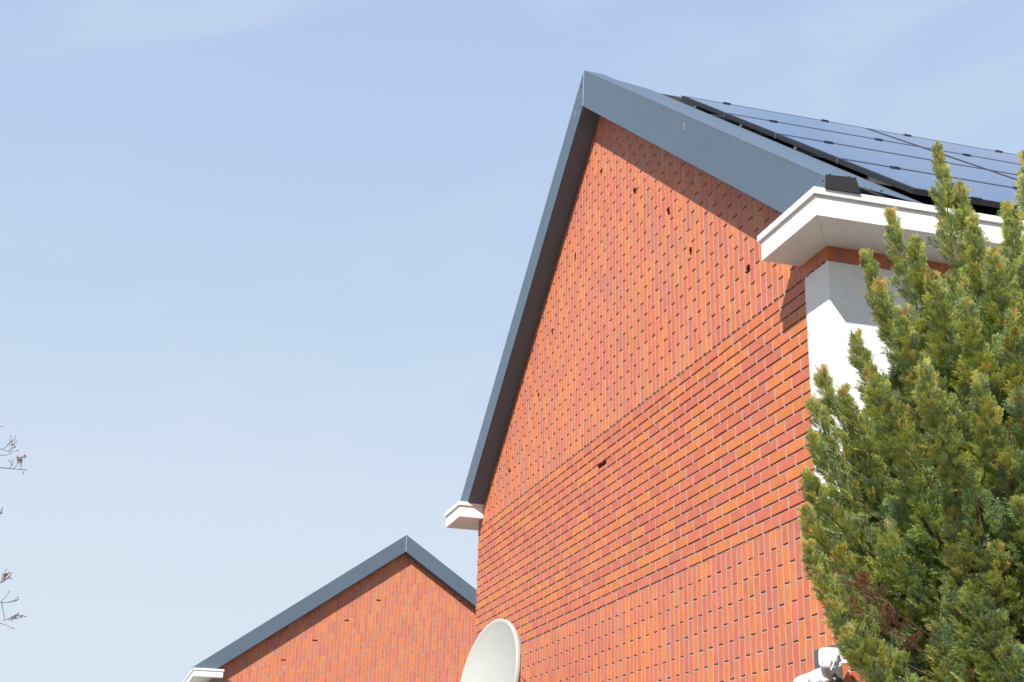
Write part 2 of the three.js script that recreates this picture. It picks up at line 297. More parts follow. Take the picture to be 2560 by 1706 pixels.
    p.push(...[A(x1, ...T[0]), A(x1, ...T[3]), A(x1, ...T[2]), A(x1, ...T[0]), A(x1, ...T[2]), A(x1, ...T[1])].flat(), ...[A(x0, ...T[0]), A(x0, ...T[1]), A(x0, ...T[2]), A(x0, ...T[0]), A(x0, ...T[2]), A(x0, ...T[3])].flat()); for (let i = 0; i < 12; i++) u.push(0, 0);
    return mesh(nm, tris(p, u), fasciaMat, trim); };
  cap(apT[0] + 0.0016, 0.605, (x) => tR - o.mT * x, 'rake_cap'); cap(-7.32, apT[0] - 0.0016, (x) => tL + o.mTL * x, 'rake_cap');
  // gutters
  gutter(H, -0.05, 0.607, XC, 0.246, -D, 1.437, 1.556, 1.597);
  gutter(H, -6.875, -7.43, XL, 0.246, -D, 1.425, 1.538, 1.577);
  return { H, wall, trim, rakeR, rakeL, roof };
}

// --- the near house
const mainHoles = [[-3.428, 3.644], [-2.672, 3.122], [-1.997, 2.646], [-1.616, 2.176], [-0.739, 1.691], [-4.088, 3.15], [-4.713, 2.661], [-5.099, 2.187], [-5.99, 1.699]].map(([x, y], i) => rag(x, y, 0.030, 0.032, 500 + i));
mainHoles.push([[-3.50, 1.088], [-3.30, 1.088], [-3.30, 1.128], [-3.50, 1.128]].map(([x, y], i) => [x + (i === 0 ? 0.006 : 0), y]));
function mainBricks(gy) {
  const B = [], h = JT / 2;
  // upper zone of upright bricks, half bond
  for (let k = -5; k < 100; k++) { const x1 = -0.044 - (k - 0) * COL + 0, x0 = x1 - COL; if (x0 < XL - COL) break; if (x1 > XC + COL) continue;
    const odd = ((k % 2) + 2) % 2; for (let n = -1; n < 16; n++) { const y0 = 1.35 + (odd ? 0.115 : 0.005) + n * LEN, y1 = y0 + LEN; if (y1 < 1.37) continue; B.push({ x0: Math.max(XL, x0 + h), x1: Math.min(XC - 0.002, x1 - h), y0: Math.max(1.355, y0 + h), y1: y1 - h }); } }
  // eighteen courses laid flat
  for (let i = 0; i < 18; i++) { const off = i % 2 ? 0 : -0.108; for (let k = -1; k < 34; k++) { const x1 = off - k * LEN, x0 = x1 - LEN; if (x1 <= XL + 0.02) break; const a = Math.max(XL, x0 + h), b = Math.min(0.004, x1 - h); if (b - a < 0.012) continue; B.push({ x0: a, x1: b, y0: 1.35 - (i + 1) * CRS + h, y1: 1.35 - i * CRS - h }); } }
  // lower zone of upright bricks
  for (let k = -8; k < 100; k++) { const x1 = -0.124 - k * (COL + 0.0005), x0 = x1 - COL - 0.0005; if (x1 < XL + 0.01) break; if (x0 > XC - 0.01) continue;
    const odd = ((k % 2) + 2) % 2; for (let n = -1; n < 17; n++) { const y1 = -0.004 - (odd ? 0.111 : 0) - n * LEN, y0 = y1 - LEN; const b = Math.min(-0.005, y1 - h), a = Math.max(gy, y0 + h); if (b - a < 0.015) continue; B.push({ x0: Math.max(XL, x0 + h), x1: Math.min(XC - 0.002, x1 - h), y0: a, y1: b }); } }
  return B.filter((b) => b.x1 - b.x0 > 0.01 && b.y1 - b.y0 > 0.01);
}
const main = makeHouse('brick_house', 'near orange red brick house with tall gable, blue grey roof trim and white eaves', {
  pos: [0, 0, 0], turn: 0, depth: 9, seed: 4242, sL: 0.7764, bL: 6.894, sR: 0.7275, bR: 1.747, tL: 7.205, mTL: 0.7755, tR: 2.110, mT: 0.7235, apB: [-3.4225, 4.237], apT: [-3.399, 4.569], drop: 0.155, ridgeY: 4.463,
  holes: mainHoles, bricks: mainBricks,
  seen: (px, py, poly) => px > 1140 && px < 2060 && py > 300 && py < 1690 && !(px < 1300 && py > 1540) && poly[0][0] < 0 && !(px > 1925 && py < 665) && poly.length === 4,
});
// front wall: soldier course under the eave, white stucco band that wraps the corner, upright bricks below
{
  const { H } = main, face = new THREE.Group(); face.name = 'front_wall_face'; H.add(face); face.rotation.y = Math.PI / 2; face.position.set(XC, 0, 0);
  const B = []; for (let k = 0; k < 118; k++) { const x0 = -0.0045 + k * COL; for (let n = 0; n < 17; n++) { const y1 = -0.004 - (k % 2 ? 0.111 : 0) - (n - 1) * LEN, y0 = y1 - LEN; const b = Math.min(-0.005, y1 - 0.005), a = Math.max(GROUND, y0 + 0.005); if (b - a > 0.015) B.push({ x0: x0 + 0.005, x1: x0 + COL - 0.005, y0: a, y1: b }); } }
  layWall(B, face, { seed: 91 });
  const r = rng(92), proto = []; for (let k = 0; k < 3; k++) { const o = slab([[0, 0], [COL - 0.009, 0], [COL - 0.009, 0.2], [0, 0.2]], -0.03, 0, 0.0016, k * 0.7, k * 0.3); proto.push(tris(o.p, o.u)); }
  for (let k = 0; k < 46; k++) { const m = mesh('brick', proto[Math.floor(r() * 3)], toneMats[pickTone(r)], face); m.position.set(0.0005 + k * COL, 1.352, (r() - 0.5) * 0.001); }
  mesh('mortar_bed', box(8.9, 1.6 - GROUND, 0.004, 4.47, (1.6 + GROUND) / 2, -0.0052), mortarMat, face);
  // stucco: one skin along gable side, rounded corner, front
  const path = [], P = 0.0065, R = 0.014; const nz = 40;
  for (let i = 0; i <= 12; i++) { const t = i / 12; path.push([0.0 + (XC + P - R) * t, P, 0, 1]); }
  for (let i = 1; i <= 4; i++) { const a = i / 4 * Math.PI / 2; path.push([XC + P - R + Math.sin(a) * R, P - R + Math.cos(a) * R, Math.sin(a), Math.cos(a)]); }
  for (let i = 1; i <= nz; i++) path.push([XC + P, P - R - (i / nz) * 8.9, 1, 0]);
  const rows = 60, pos = [], uv = [], idx = []; let s = 0; const nr = (a, b, k) => fbm(a, b, k, 3) - 0.5;
  const cols = path.length;
  // extra leading column and rows close the skin back to the brick
  for (let j = -1; j <= rows + 1; j++) for (let i = -1; i < cols; i++) {
    const ii = Math.max(0, i), jj = Math.min(rows, Math.max(0, j)), q = path[ii]; const y = 0.001 + (1.343 - 0.001) * jj / rows;
    const sl = ii === 0 ? 0 : (ii < 14 ? q[0] : q[0] - q[1]);
    let x = q[0], z = q[1], yy = y;
    if (ii === 0) x += nr(y * 55, 2, 201) * 0.011 + nr(y * 14, 5, 204) * 0.006;
    if (jj === rows) yy += nr(sl * 50, 8, 207) * 0.012;
    if (i < 0) { z = -0.006; x -= 0.002; } if (j < 0 || j > rows) { x -= q[2] * 0.0125; z -= q[3] * 0.0125; yy += j < 0 ? -0.0005 : 0.002; }
    const d = nr(sl * 3, y * 3, 211) * 0.003; x += q[2] * d * (i >= 0 ? 1 : 0); z += q[3] * d * (i >= 0 ? 1 : 0);
    pos.push(x, yy, z); uv.push(sl, y);
  }
  const cw = cols + 1; for (let j = 0; j < rows + 2; j++) for (let i = 0; i < cols; i++) { const a = j * cw + i, b = a + 1, c = a + cw, d = c + 1; idx.push(a, b, d, a, d, c); }
  const g = new THREE.BufferGeometry(); g.setAttribute('position', new THREE.Float32BufferAttribute(pos, 3)); g.setAttribute('uv', new THREE.Float32BufferAttribute(uv, 2)); g.setIndex(idx); g.computeVertexNormals();
  const st = mesh('stucco_band', g, stuccoMat, H); st.userData.label = 'rough white stucco wrapping the corner under the eave';
  // trim details: screws at the mitre, end plate, streaks
  const z = 0.1735; for (const [dx, y] of [[-0.012, 4.50], [-0.045, 4.45], [-0.022, 4.30], [-0.055, 4.25]]) screw(main.trim, -3.405 + dx, y, z, [0, 0, 1], 0.006);
  const ep = extrude([[-0.20, 1.590], [0.013, 1.590], [-0.013, 1.682], [-0.192, 1.672]], 0.006, 0.001); ep.rotateY(Math.PI / 2); ep.translate(0.629, 0, 0); const plate = mesh('end_plate', ep, blackMat, main.trim); plate.userData.label = 'black end plate closing the roof trim above the gutter';
  for (const [zz, y] of [[0.165, 1.676], [0.055, 1.681]]) screw(main.trim, 0.632, y + 0.002, zz, [0, 1, 0], 0.006);
  screw(main.trim, 0.625, 1.634, 0.205, [0, 0, 1], 0.006);
  for (const zz of [-0.075, -0.12, -0.185]) screw(main.trim, 0.56, 1.705 - 0.035, zz, [0, 1, 0], 0.008);
  const marks = [[1710, 316, 0.0035, 0.062, 0.05], [1437, 284, 0.004, 0.05, -0.2], [1855, 352, 0.004, 0.012, 0.2]];
  for (const [px, py, w, h, t] of marks) { const q = place(px, py, 'z', 0.1735); const m = mesh('pale_streak', rbox(w, h, 0.001, 0.0004), sealMat, main.trim); m.position.set(q.x, q.y, 0.1732); m.rotation.z = t; }
}

// --- the far house, turned a quarter
const farHoles = [[-1.959 , 3.156], [-1.33, 2.707], [-0.731, 2.275], [-0.135, 1.854]].map(([z, y]) => { const x = APX + (-2.43 - z); return [[x - 0.042, y - 0.013], [x + 0.042, y - 0.013], [x + 0.042, y + 0.013], [x - 0.042, y + 0.013]]; });
function farBricks(gy) {
  const r = rng(606), B = [], h = 0.005;
  for (let k = 0; k < 99; k++) { const x0 = XL + k * COL, x1 = Math.min(XC, x0 + COL); if (x0 > XC - 0.02) break; let y = gy + r() * 0.2 - 0.2; let half = 0;
    while (y < 4.5) { const p = half > 0 ? 0.12 : 0.24; const n = r() < p ? 0.11 : LEN; half = n < 0.2 ? 1 : 0; const a = Math.max(gy, y + h), b = y + n - h; if (b - a > 0.02 && !(x0 < XL + 0.30 && a < 1.34 && b > 0)) B.push({ x0: x0 + h, x1: x1 - h, y0: a, y1: b }); y += n; } }
  return B;
}
const far = makeHouse('brick_house_001', 'far brick house with low gable seen between dish and open sky', {
  bed: 0.0045, pos: [-22, 0, -2.43 + APX], turn: Math.PI / 2, depth: 9, seed: 777, sL: 0.717, bL: 4.158 + 0.717 * 3.41, sR: 0.667, bR: 4.158 - 0.667 * 3.41, tL: 4.503 + 0.7195 * 3.41, mTL: 0.7195, tR: 4.503 - 0.6695 * 3.41, mT: 0.6695, apB: [APX, 4.158], apT: [APX, 4.503], drop: 0.155, ridgeY: 4.40,
  holes: farHoles, bricks: farBricks,
  seen: (px, py, poly) => px > 560 && px < 1185 && py > 1400 && py < 1700 && !(px > 1150 && py > 1550),
});
{ const g = box(0.31, 1.34, 0.02, XL + 0.15 - 0.004, 0.672, -0.006); mesh('stucco_band', g, stuccoMat, far.H); mesh('stucco_band', box(0.02, 1.34, 8.9, XL - 0.0, 0.672, -4.47), stuccoMat, far.H); }

// ---------------------------------------------------------------- solar panels
{
  const m = 0.722, b = 2.111, hy = Math.hypot(1, m), al = new THREE.Vector3(1, -m, 0).divideScalar(hy), nn = new THREE.Vector3(m, 1, 0).divideScalar(hy);
  const P0 = new THREE.Vector3(-3.39, b + 3.39 * m, 0), RH = 1.0, CWD = 1.676, TH = 0.035;
  const glass = new THREE.MeshPhysicalMaterial({ color: lin(0.014, 0.046, 0.118), roughness: 0.06, ior: 1.48 });
  const rowW = ['top', 'second', 'third', 'bottom'], colW = ['beside the roof trim', 'away from the roof trim'];
  const q = new THREE.Quaternion().setFromRotationMatrix(new THREE.Matrix4().makeBasis(new THREE.Vector3(0, 0, -1), al.clone().negate(), nn)); // local x along eave, y up the slope, z out
  let count = 0;
  for (let c = 0; c < 2; c++) for (let i = 0; i < 4; i++) {
    const t = thing(count ? 'solar_panel_' + String(count).padStart(3, '0') : 'solar_panel', `glossy blue black solar panel in the ${rowW[i]} row ${colW[c]}`, 'solar panel', [0, 0, 0], 'solar panels on the near roof'); count++;
    t.position.copy(P0).addScaledVector(al, 0.692 + (i + 1) * RH).addScaledVector(nn, -0.009 - TH).add(new THREE.Vector3(0, 0, -0.486 - c * (CWD + 0.012))); t.quaternion.copy(q);
    const w = CWD - 0.004, h = RH - 0.010, f = 0.026;
    const fr = plain([rbox(w, f, TH, 0.0025, w / 2, f / 2, TH / 2, 1), rbox(w, f, TH, 0.0025, w / 2, h - f / 2, TH / 2, 1), rbox(f, h - 2 * f, TH, 0.0025, f / 2, h / 2, TH / 2, 1), rbox(f, h - 2 * f, TH, 0.0025, w - f / 2, h / 2, TH / 2, 1)]);
    mesh('frame', fr, frameMat, t); mesh('glass', box(w - 2 * f, h - 2 * f, 0.006, w / 2, h / 2, TH - 0.0045), glass, t); mesh('back_sheet', box(w - 2 * f, h - 2 * f, 0.003, w / 2, h / 2, TH - 0.013), blackMat, t);
    for (const fx of [0.24, 0.78]) { const k = mesh('clamp', rbox(0.06, 0.034, 0.007, 0.002, w * fx, h + 0.004, TH + 0.0035, 1), frameMat, t); const s = mesh('bolt', cyl(0.008, 0.007, [w * fx - 0.02, h + 0.004, TH + 0.006], [w * fx - 0.02, h + 0.004, TH + 0.012], 8), steelMat, k); }
    if (i === 3) for (const fx of [0.24, 0.78]) mesh('clamp', rbox(0.06, 0.026, 0.007, 0.002, w * fx, -0.006, TH + 0.0035, 1), frameMat, t);
    if (c === 0 && i < 4) mesh('seam_clip', rbox(0.004, 0.006, TH + 0.004, 0.001, -0.002, h + 0.004, TH / 2, 1), steelMat, t);
  }
  // aluminium rails under the panels, one end showing at the gable side
  for (let i = 0; i < 4; i++) {
    const r = thing(i ? 'mounting_rail_00' + i : 'mounting_rail', `aluminium rail end under the ${rowW[i]} row of solar panels`, 'rail', [0, 0, 0], 'rails under the solar panels');
    r.position.copy(P0).addScaledVector(al, 0.692 + (i + 0.36) * RH).addScaledVector(nn, -0.009 - TH - 0.003).add(new THREE.Vector3(0, 0, i === 3 ? -0.53 : -0.479)); r.quaternion.copy(q);
    mesh('rail_bar', rbox(3.4, 0.03, 0.04, 0.002, 1.7, 0, -0.022, 1), steelMat, r); for (const x of [0.5, 1.7, 2.9]) mesh('rail_foot', rbox(0.04, 0.05, 0.06, 0.003, x, 0, -0.07, 1), steelMat, r);
  }
}

// ---------------------------------------------------------------- satellite dish
{
  const DZ = 0.62, c = place(1216.5, 1712, 'z', DZ);
  const t = thing('satellite_dish', 'off white satellite dish on a grey wall mast at the left of the near gable', 'satellite dish', [c.x, c.y, 0]);
  const n = new THREE.Vector3(0.185, 0.15, 0.96).normalize(); const head = new THREE.Group(); head.name = 'dish_head'; t.add(head); head.position.set(0, 0, DZ);
  head.quaternion.setFromRotationMatrix(new THREE.Matrix4().makeBasis(new THREE.Vector3(0, 1, 0).cross(n).normalize(), n.clone().cross(new THREE.Vector3(0, 1, 0).cross(n).normalize()), n));
  const R = 0.482, pts = []; for (let i = 0; i <= 28; i++) { const r = R * i / 28; pts.push(new THREE.Vector2(r, -0.085 + 0.085 * (r / R) ** 2)); }
  pts.push(new THREE.Vector2(R + 0.004, 0.004), new THREE.Vector2(R + 0.026, 0.009), new THREE.Vector2(R + 0.031, 0.003), new THREE.Vector2(R + 0.032, -0.022), new THREE.Vector2(R + 0.026, -0.025));
  for (let i = 28; i >= 0; i--) { const r = (R - 0.002) * i / 28; pts.push(new THREE.Vector2(Math.max(r, 0), -0.089 + 0.084 * (r / R) ** 2)); }
  const lg = new THREE.LatheGeometry(pts, 96); lg.rotateX(Math.PI / 2); lg.scale(0.965, 1.02, 1);
  const dm = new THREE.MeshStandardMaterial({ color: lin(0.42, 0.423, 0.402), map: stuccoC, roughness: 0.5 });
  mesh('reflector', lg, dm, head);
  mesh('back_bracket', plain([rbox(0.10, 0.18, 0.03, 0.008, 0, -0.12, -0.105), rbox(0.05, 0.12, 0.06, 0.008, 0, -0.14, -0.14)]), greyPlastic, head);
  const arm = mesh('feed_arm', plain([cyl(0.014, 0.014, [0, -0.30, -0.10], [0, -0.56, 0.0], 10), cyl(0.014, 0.012, [0, -0.56, 0.0], [0, -0.47, 0.46], 10)]), greyPlastic, head);
  const lnb = mesh('feed_horn', plain([cyl(0.022, 0.03, [0, -0.46, 0.47], [0, -0.41, 0.40], 16), rbox(0.05, 0.06, 0.07, 0.012, 0, -0.47, 0.49)]), whiteMat, head);
  const MZ = 0.34, mp = place(1295, 1640, 'z', MZ), mx = mp.x - c.x;
  const mtop = place(1295, 1591, 'z', MZ).y - c.y;
  mesh('mast', plain([rbox(0.04, 1.3, 0.04, 0.004, mx, mtop - 0.65, MZ), rbox(0.026, 0.026, MZ, 0.003, mx, mtop - 0.45, MZ / 2), rbox(0.026, 0.026, MZ, 0.003, mx, mtop - 0.95, MZ / 2), rbox(0.1, 0.1, 0.008, 0.002, mx, mtop - 0.45, 0.006), rbox(0.1, 0.1, 0.008, 0.002, mx, mtop - 0.95, 0.006)]), greyPlastic, t);
  mesh('mount_arm', cyl(0.018, 0.018, [mx, mtop - 0.3, MZ], [-n.x * 0.16, -0.14, DZ - n.z * 0.16], 10), greyPlastic, t);
  const wp = (x, y, z) => { const v = place(x, y, 'z', z); return new THREE.Vector3(v.x - c.x, v.y - c.y, v.z); };
  const cable = new THREE.CatmullRomCurve3([wp(1290, 1693, 0.3), wp(1298, 1692.5, 0.24), wp(1305, 1695, 0.14), wp(1310, 1701, 0.05), wp(1312, 1712, 0.01), wp(1313, 1760, 0.008), wp(1313, 1900, 0.008)]);
  mesh('cable', new THREE.TubeGeometry(cable, 40, 0.005, 6), new THREE.MeshStandardMaterial({ color: lin(0.45, 0.3, 0.29), roughness: 0.6 }), t);
}

// ---------------------------------------------------------------- corner board with two cameras
{
  const t = thing('mounting_board', 'dark grey ribbed board fixed to the brick corner behind the white cameras', 'board', [0.07, GROUND, 0.004]);
  const bm = new THREE.MeshStandardMaterial({ color: lin(0.105, 0.108, 0.112), map: grain, roughness: 0.7 });
  const top = -0.742 - GROUND; for (let i = 0; i < 9; i++) { const g = rbox(0.0272, top, 0.022 - (i % 2) * 0.005, 0.002, -0.133 + i * 0.0275 + 0.0137, top / 2, 0.011 - (i % 2) * 0.0025, 1); mesh('rib', g, bm, t); }
  const cam = (name, label, px, py, zz, nrm, s, roll) => {
    const p = place(px, py, 'z', zz); const c = thing(name, label, 'camera', [p.x, p.y, p.z], 'white cameras on the corner board');
    const n = new THREE.Vector3(...nrm).normalize(), rx = new THREE.Vector3(0, 1, 0).cross(n).normalize(), uy = n.clone().cross(rx); const bas = new THREE.Matrix4().makeBasis(rx, uy, n).multiply(new THREE.Matrix4().makeRotationZ(roll)); c.quaternion.setFromRotationMatrix(bas); c.scale.setScalar(s); return c;
  };
  const a = cam('security_camera', 'white rounded camera housing with stub antenna, upper one on the board', 2076, 1646, 0.13, [0.80, -0.20, 0.50], 0.92, -0.04);
  { // housing with a softly squared outline
    const N = 48, shape = []; for (let i = 0; i < N; i++) { const an = i / N * Math.PI * 2, cx = Math.cos(an), sy = Math.sin(an), e = 0.42; shape.push([Math.sign(cx) * Math.abs(cx) ** e * 0.064, Math.sign(sy) * Math.abs(sy) ** e * 0.054]); }
    const g = extrude(shape, 0.03, 0.011); g.translate(0, 0, -0.03); mesh('housing', g, whiteMat, a);
    for (const [x, y] of [[-0.042, 0.037], [0.046, 0.035], [-0.04, -0.029], [0.044, -0.032]]) mesh('screw', cyl(0.0026, 0.0022, [x, y, 0.010], [x, y, 0.0125], 8), screwMat, a);
    mesh('mount_disc', plain([cyl(0.021, 0.019, [0.012, -0.005, 0.008], [0.012, -0.005, 0.017], 24), cyl(0.012, 0.012, [0.012, -0.005, 0.016], [0.014, -0.006, 0.028], 16)]), whiteMat, a);
    mesh('port', cyl(0.005, 0.005, [0.003, -0.036, 0.010], [0.003, -0.036, 0.0135], 12), screwMat, a);
    const ant = mesh('antenna', cyl(0.0048, 0.0058, [0.004, -0.060, 0.036], [0.040, 0.022, 0.03], 12), whiteMat, a); mesh('antenna_base', cyl(0.009, 0.008, [0.040, 0.020, 0.01], [0.041, 0.026, 0.034], 12), whiteMat, a);
    mesh('swivel_joint', plain([rbox(0.036, 0.026, 0.04, 0.011, 0.078, 0.010, 0.0, 3), rbox(0.034, 0.026, 0.04, 0.011, 0.077, -0.018, 0.0, 3), cyl(0.012, 0.012, [0.05, -0.004, 0], [0.075, -0.004, 0], 12)]), whiteMat, a);
    mesh('bracket', cyl(0.009, 0.009, [0.012, -0.005, -0.03], [-0.02, 0.0, -0.13], 10), whiteMat, a);
  }
  const b = cam('security_camera_001', 'white domed camera body below the other, cut by the picture edge', 2030, 1708, 0.16, [0.72, -0.15, 0.62], 1.0, 0.30);
  { const g = new THREE.CapsuleGeometry(0.052, 0.10, 8, 28); g.rotateZ(Math.PI / 2); g.scale(1, 1, 0.9); mesh('housing', g, whiteMat, b);
    mesh('sun_hood', rbox(0.10, 0.085, 0.095, 0.026, 0.055, 0.012, -0.004, 4), whiteMat, b);
    mesh('lens_barrel', plain([cyl(0.022, 0.026, [0.04, -0.01, 0.03], [0.055, -0.02, 0.075], 20)]), whiteMat, b); mesh('lens', cyl(0.016, 0.016, [0.055, -0.02, 0.072], [0.0557, -0.0204, 0.0775], 16), greyPlastic, b);
    mesh('antenna_base', cyl(0.008, 0.010, [0.0, 0.018, 0.05], [0.022, -0.012, 0.066], 12), greyPlastic, b); mesh('bracket', cyl(0.011, 0.011, [0.06, -0.02, -0.03], [0.12, -0.02, -0.13], 10), whiteMat, b); }
}

// ---------------------------------------------------------------- conifer at the right
{
  const base = new THREE.Vector3(1.45, GROUND, -0.28);
  const t = thing('conifer_tree', 'feathery green conifer with golden tips in front of the house corner', 'tree', [base.x, base.y, base.z]);
  const bark = new THREE.MeshStandardMaterial({ color: lin(0.16, 0.095, 0.06), map: grain, roughness: 0.95 });
  const trunkTop = 4.0; mesh('trunk', cyl(0.11, 0.012, [0, 0, 0], [0.02, trunkTop, 0.05], 12), bark, t);
  const crown = new THREE.Group(); crown.name = 'crown'; t.add(crown);
  // a frond: flattened spray of scale-leaf shoots
  function frond(seed) {
    const r = rng(seed), p = [], u = [];
    const strand = (a, d, l, w, nrm) => { // a thin leaf shoot, a folded diamond
      const D = d.clone().normalize(), S = new THREE.Vector3().crossVectors(D, nrm).normalize().multiplyScalar(w), tip = a.clone().addScaledVector(D, l), m = a.clone().addScaledVector(D, l * 0.42), lft = m.clone().add(S).addScaledVector(nrm, w * 0.5), rgt = m.clone().sub(S).addScaledVector(nrm, w * 0.5);
      for (const v of [a, lft, tip, a, tip, rgt]) { p.push(v.x, v.y, v.z); u.push(v.x, v.y); } };
    const N = 13, ax = (s) => new THREE.Vector3(Math.sin(s * 2.1) * 0.06, s, s * s * 0.14);
    for (let i = 0; i < N; i++) {
      const s = 0.04 + 0.9 * i / N, a = ax(s), side = i % 2 ? 1 : -1, L = (0.40 * Math.sin(Math.PI * Math.min(1, 0.28 + 0.72 * s)) + 0.10) * (0.8 + 0.4 * r());
      const nrm = new THREE.Vector3((r() - 0.5) * 1.1, -0.2, 1).normalize(); const d = new THREE.Vector3(side * (0.75 + 0.25 * r()), 0.85, (r() - 0.5) * 0.7).normalize();
      strand(a, d, L, 0.034, nrm);
      for (let k = 0; k < 3; k++) { const b = a.clone().addScaledVector(d, L * (0.28 + 0.24 * k)); const d2 = d.clone().multiplyScalar(0.62).add(new THREE.Vector3(k % 2 ? 0.55 : -0.35, 0.55, (r() - 0.5) * 0.9)); strand(b, d2, L * (0.42 - 0.07 * k) + 0.05, 0.032, nrm); }
    }
    for (let k = 0; k < 3; k++) strand(ax(0.55 + 0.13 * k), new THREE.Vector3((r() - 0.5) * 0.5, 1, 0.2), 0.24, 0.040, new THREE.Vector3(0, -0.2, 1));
    strand(ax(0), ax(1), 0.8, 0.022, new THREE.Vector3(0, -0.2, 1));
    return tris(p, u);
  }
  const leafMat = new THREE.MeshPhysicalMaterial({ color: 0xffffff, roughness: 0.75, transmission: 0.46, thickness: 0, side: THREE.DoubleSide });
  const geos = [1, 2, 3, 4].map((s) => frond(900 + s)), lists = geos.map(() => []);
  const r = rng(31337), Y = new THREE.Vector3(0, 1, 0);
  const greens = [[0.245, 0.310, 0.070], [0.300, 0.350, 0.068], [0.195, 0.275, 0.095], [0.350, 0.380, 0.075], [0.165, 0.240, 0.115]], gold = [[0.44, 0.37, 0.095], [0.40, 0.38, 0.085], [0.42, 0.29, 0.10]], dead = [[0.24, 0.10, 0.04], [0.19, 0.085, 0.04]];
  const limbGeo = [];
  function plume(a, c, b, w, n, hue, opt = {}) { // quadratic path a -> c -> b, sprays round it
    const P = (s) => a.clone().multiplyScalar((1 - s) * (1 - s)).addScaledVector(c, 2 * s * (1 - s)).addScaledVector(b, s * s);
    const T = (s) => c.clone().sub(a).multiplyScalar(2 * (1 - s)).addScaledVector(b.clone().sub(c), 2 * s).normalize();
    limbGeo.push(new THREE.TubeGeometry(new THREE.QuadraticBezierCurve3(a, c, b.clone().lerp(c, 0.06)), 5, 0.0026 + 0.006 * w, 4));
    for (let i = 0; i < n; i++) {
      const s = 0.22 + 0.78 * Math.pow(r(), 0.8); let env = Math.sin(Math.PI * Math.pow(Math.min(1, (s - 0.12) / 0.9), 0.62)) * 0.92 + 0.08; const dir = T(s); if (opt.spire) env = Math.min(1, (1.03 - s) * 1.5) * (0.75 + 0.25 * Math.sin(s * 23 + w * 90));
      const ang = r() * Math.PI * 2, e1 = new THREE.Vector3().crossVectors(dir, Math.abs(dir.y) > 0.9 ? new THREE.Vector3(1, 0, 0) : Y).normalize(), e2 = new THREE.Vector3().crossVectors(dir, e1);
      const rad = e1.multiplyScalar(Math.cos(ang)).addScaledVector(e2, Math.sin(ang)); const q = Math.sqrt(r()) * env * w * (s > 0.97 ? 0.3 : 1);
      const pos = P(s).addScaledVector(rad, q * 0.75); const d = dir.clone().multiplyScalar(0.8).addScaledVector(rad, 0.55 * (1 - 0.6 * s) + 0.2).add(new THREE.Vector3((r() - 0.5) * 0.4, 0.22 + (r() - 0.5) * 0.3, (r() - 0.5) * 0.4)).normalize();
      const len = (0.044 + 0.038 * r()) * (0.75 + 0.4 * env) * (opt.len || 1);
      const m = new THREE.Matrix4(), out = new THREE.Vector3(pos.x, 0, pos.z).normalize().add(rad.clone().multiplyScalar(0.6)).addScaledVector(Y, 0.15), zx = new THREE.Vector3().crossVectors(d, out).normalize(), qq = new THREE.Quaternion().setFromRotationMatrix(new THREE.Matrix4().makeBasis(zx, d, new THREE.Vector3().crossVectors(zx, d))).multiply(new THREE.Quaternion().setFromAxisAngle(Y, (r() - 0.5) * 1.7)); m.compose(pos, qq, new THREE.Vector3(len * (0.8 + 0.3 * r()), len, len));
      let col; const tip = opt.spire ? (s > 0.92 ? 0.42 : 0.03) : (s > 0.92 ? 0.14 : 0.01); if (opt.dead && r() < opt.dead) col = dead[Math.floor(r() * 2)]; else if (r() < tip) col = gold[Math.floor(r() * 3)]; else col = greens[Math.floor(r() * 5)];
      const k = (0.94 + 0.38 * r()) * hue[0]; lists[Math.floor(r() * 4)].push([m, [col[0] * k * hue[1], col[1] * k, col[2] * k * hue[2]]]);
    }
  }
  // crown outline: radius over height
  const prof = [[0.15, 0.7], [2.3, 0.76], [2.72, 0.84], [3.0, 0.99], [3.3, 0.93], [3.6, 0.74], [3.9, 0.56], [4.17, 0.40]];
  const rad = (y) => { let k = 0; while (k < prof.length - 2 && y > prof[k + 1][0]) k++; const f = (y - prof[k][0]) / (prof[k + 1][0] - prof[k][0]); return prof[k][1] + (prof[k + 1][1] - prof[k][1]) * Math.min(1, Math.max(0, f)); };
  const N = 1500;
  for (let i = 0; i < N; i++) {
    const y = 0.25 + 4.0 * (i + r()) / N, ph = i * 2.39996 + (r() - 0.5) * 0.6, R = rad(y) * (0.66 + 0.34 * Math.sqrt(r()));
    const tip = new THREE.Vector3(Math.cos(ph) * R, y, Math.sin(ph) * R), ln = 0.34 + 0.22 * r();
    const a = new THREE.Vector3(Math.cos(ph) * R * 0.30, y - ln * 0.95, Math.sin(ph) * R * 0.30), c = new THREE.Vector3(Math.cos(ph) * R * 0.92, y - ln * 0.62, Math.sin(ph) * R * 0.92); if (a.y < 0.05) a.y = 0.05; if (c.y < 0.05) c.y = 0.05;
    const warm = y > 2.2 ? 1.0 : 0.9; const seen = Math.cos(ph) > -0.35 && y > 1.9;
    plume(a, c, tip, 0.075 + 0.045 * r(), seen ? 104 : 36, [0.9 + 0.25 * r(), warm * (0.92 + 0.16 * r()), 0.75 + 0.9 * r() * r()]);
  }
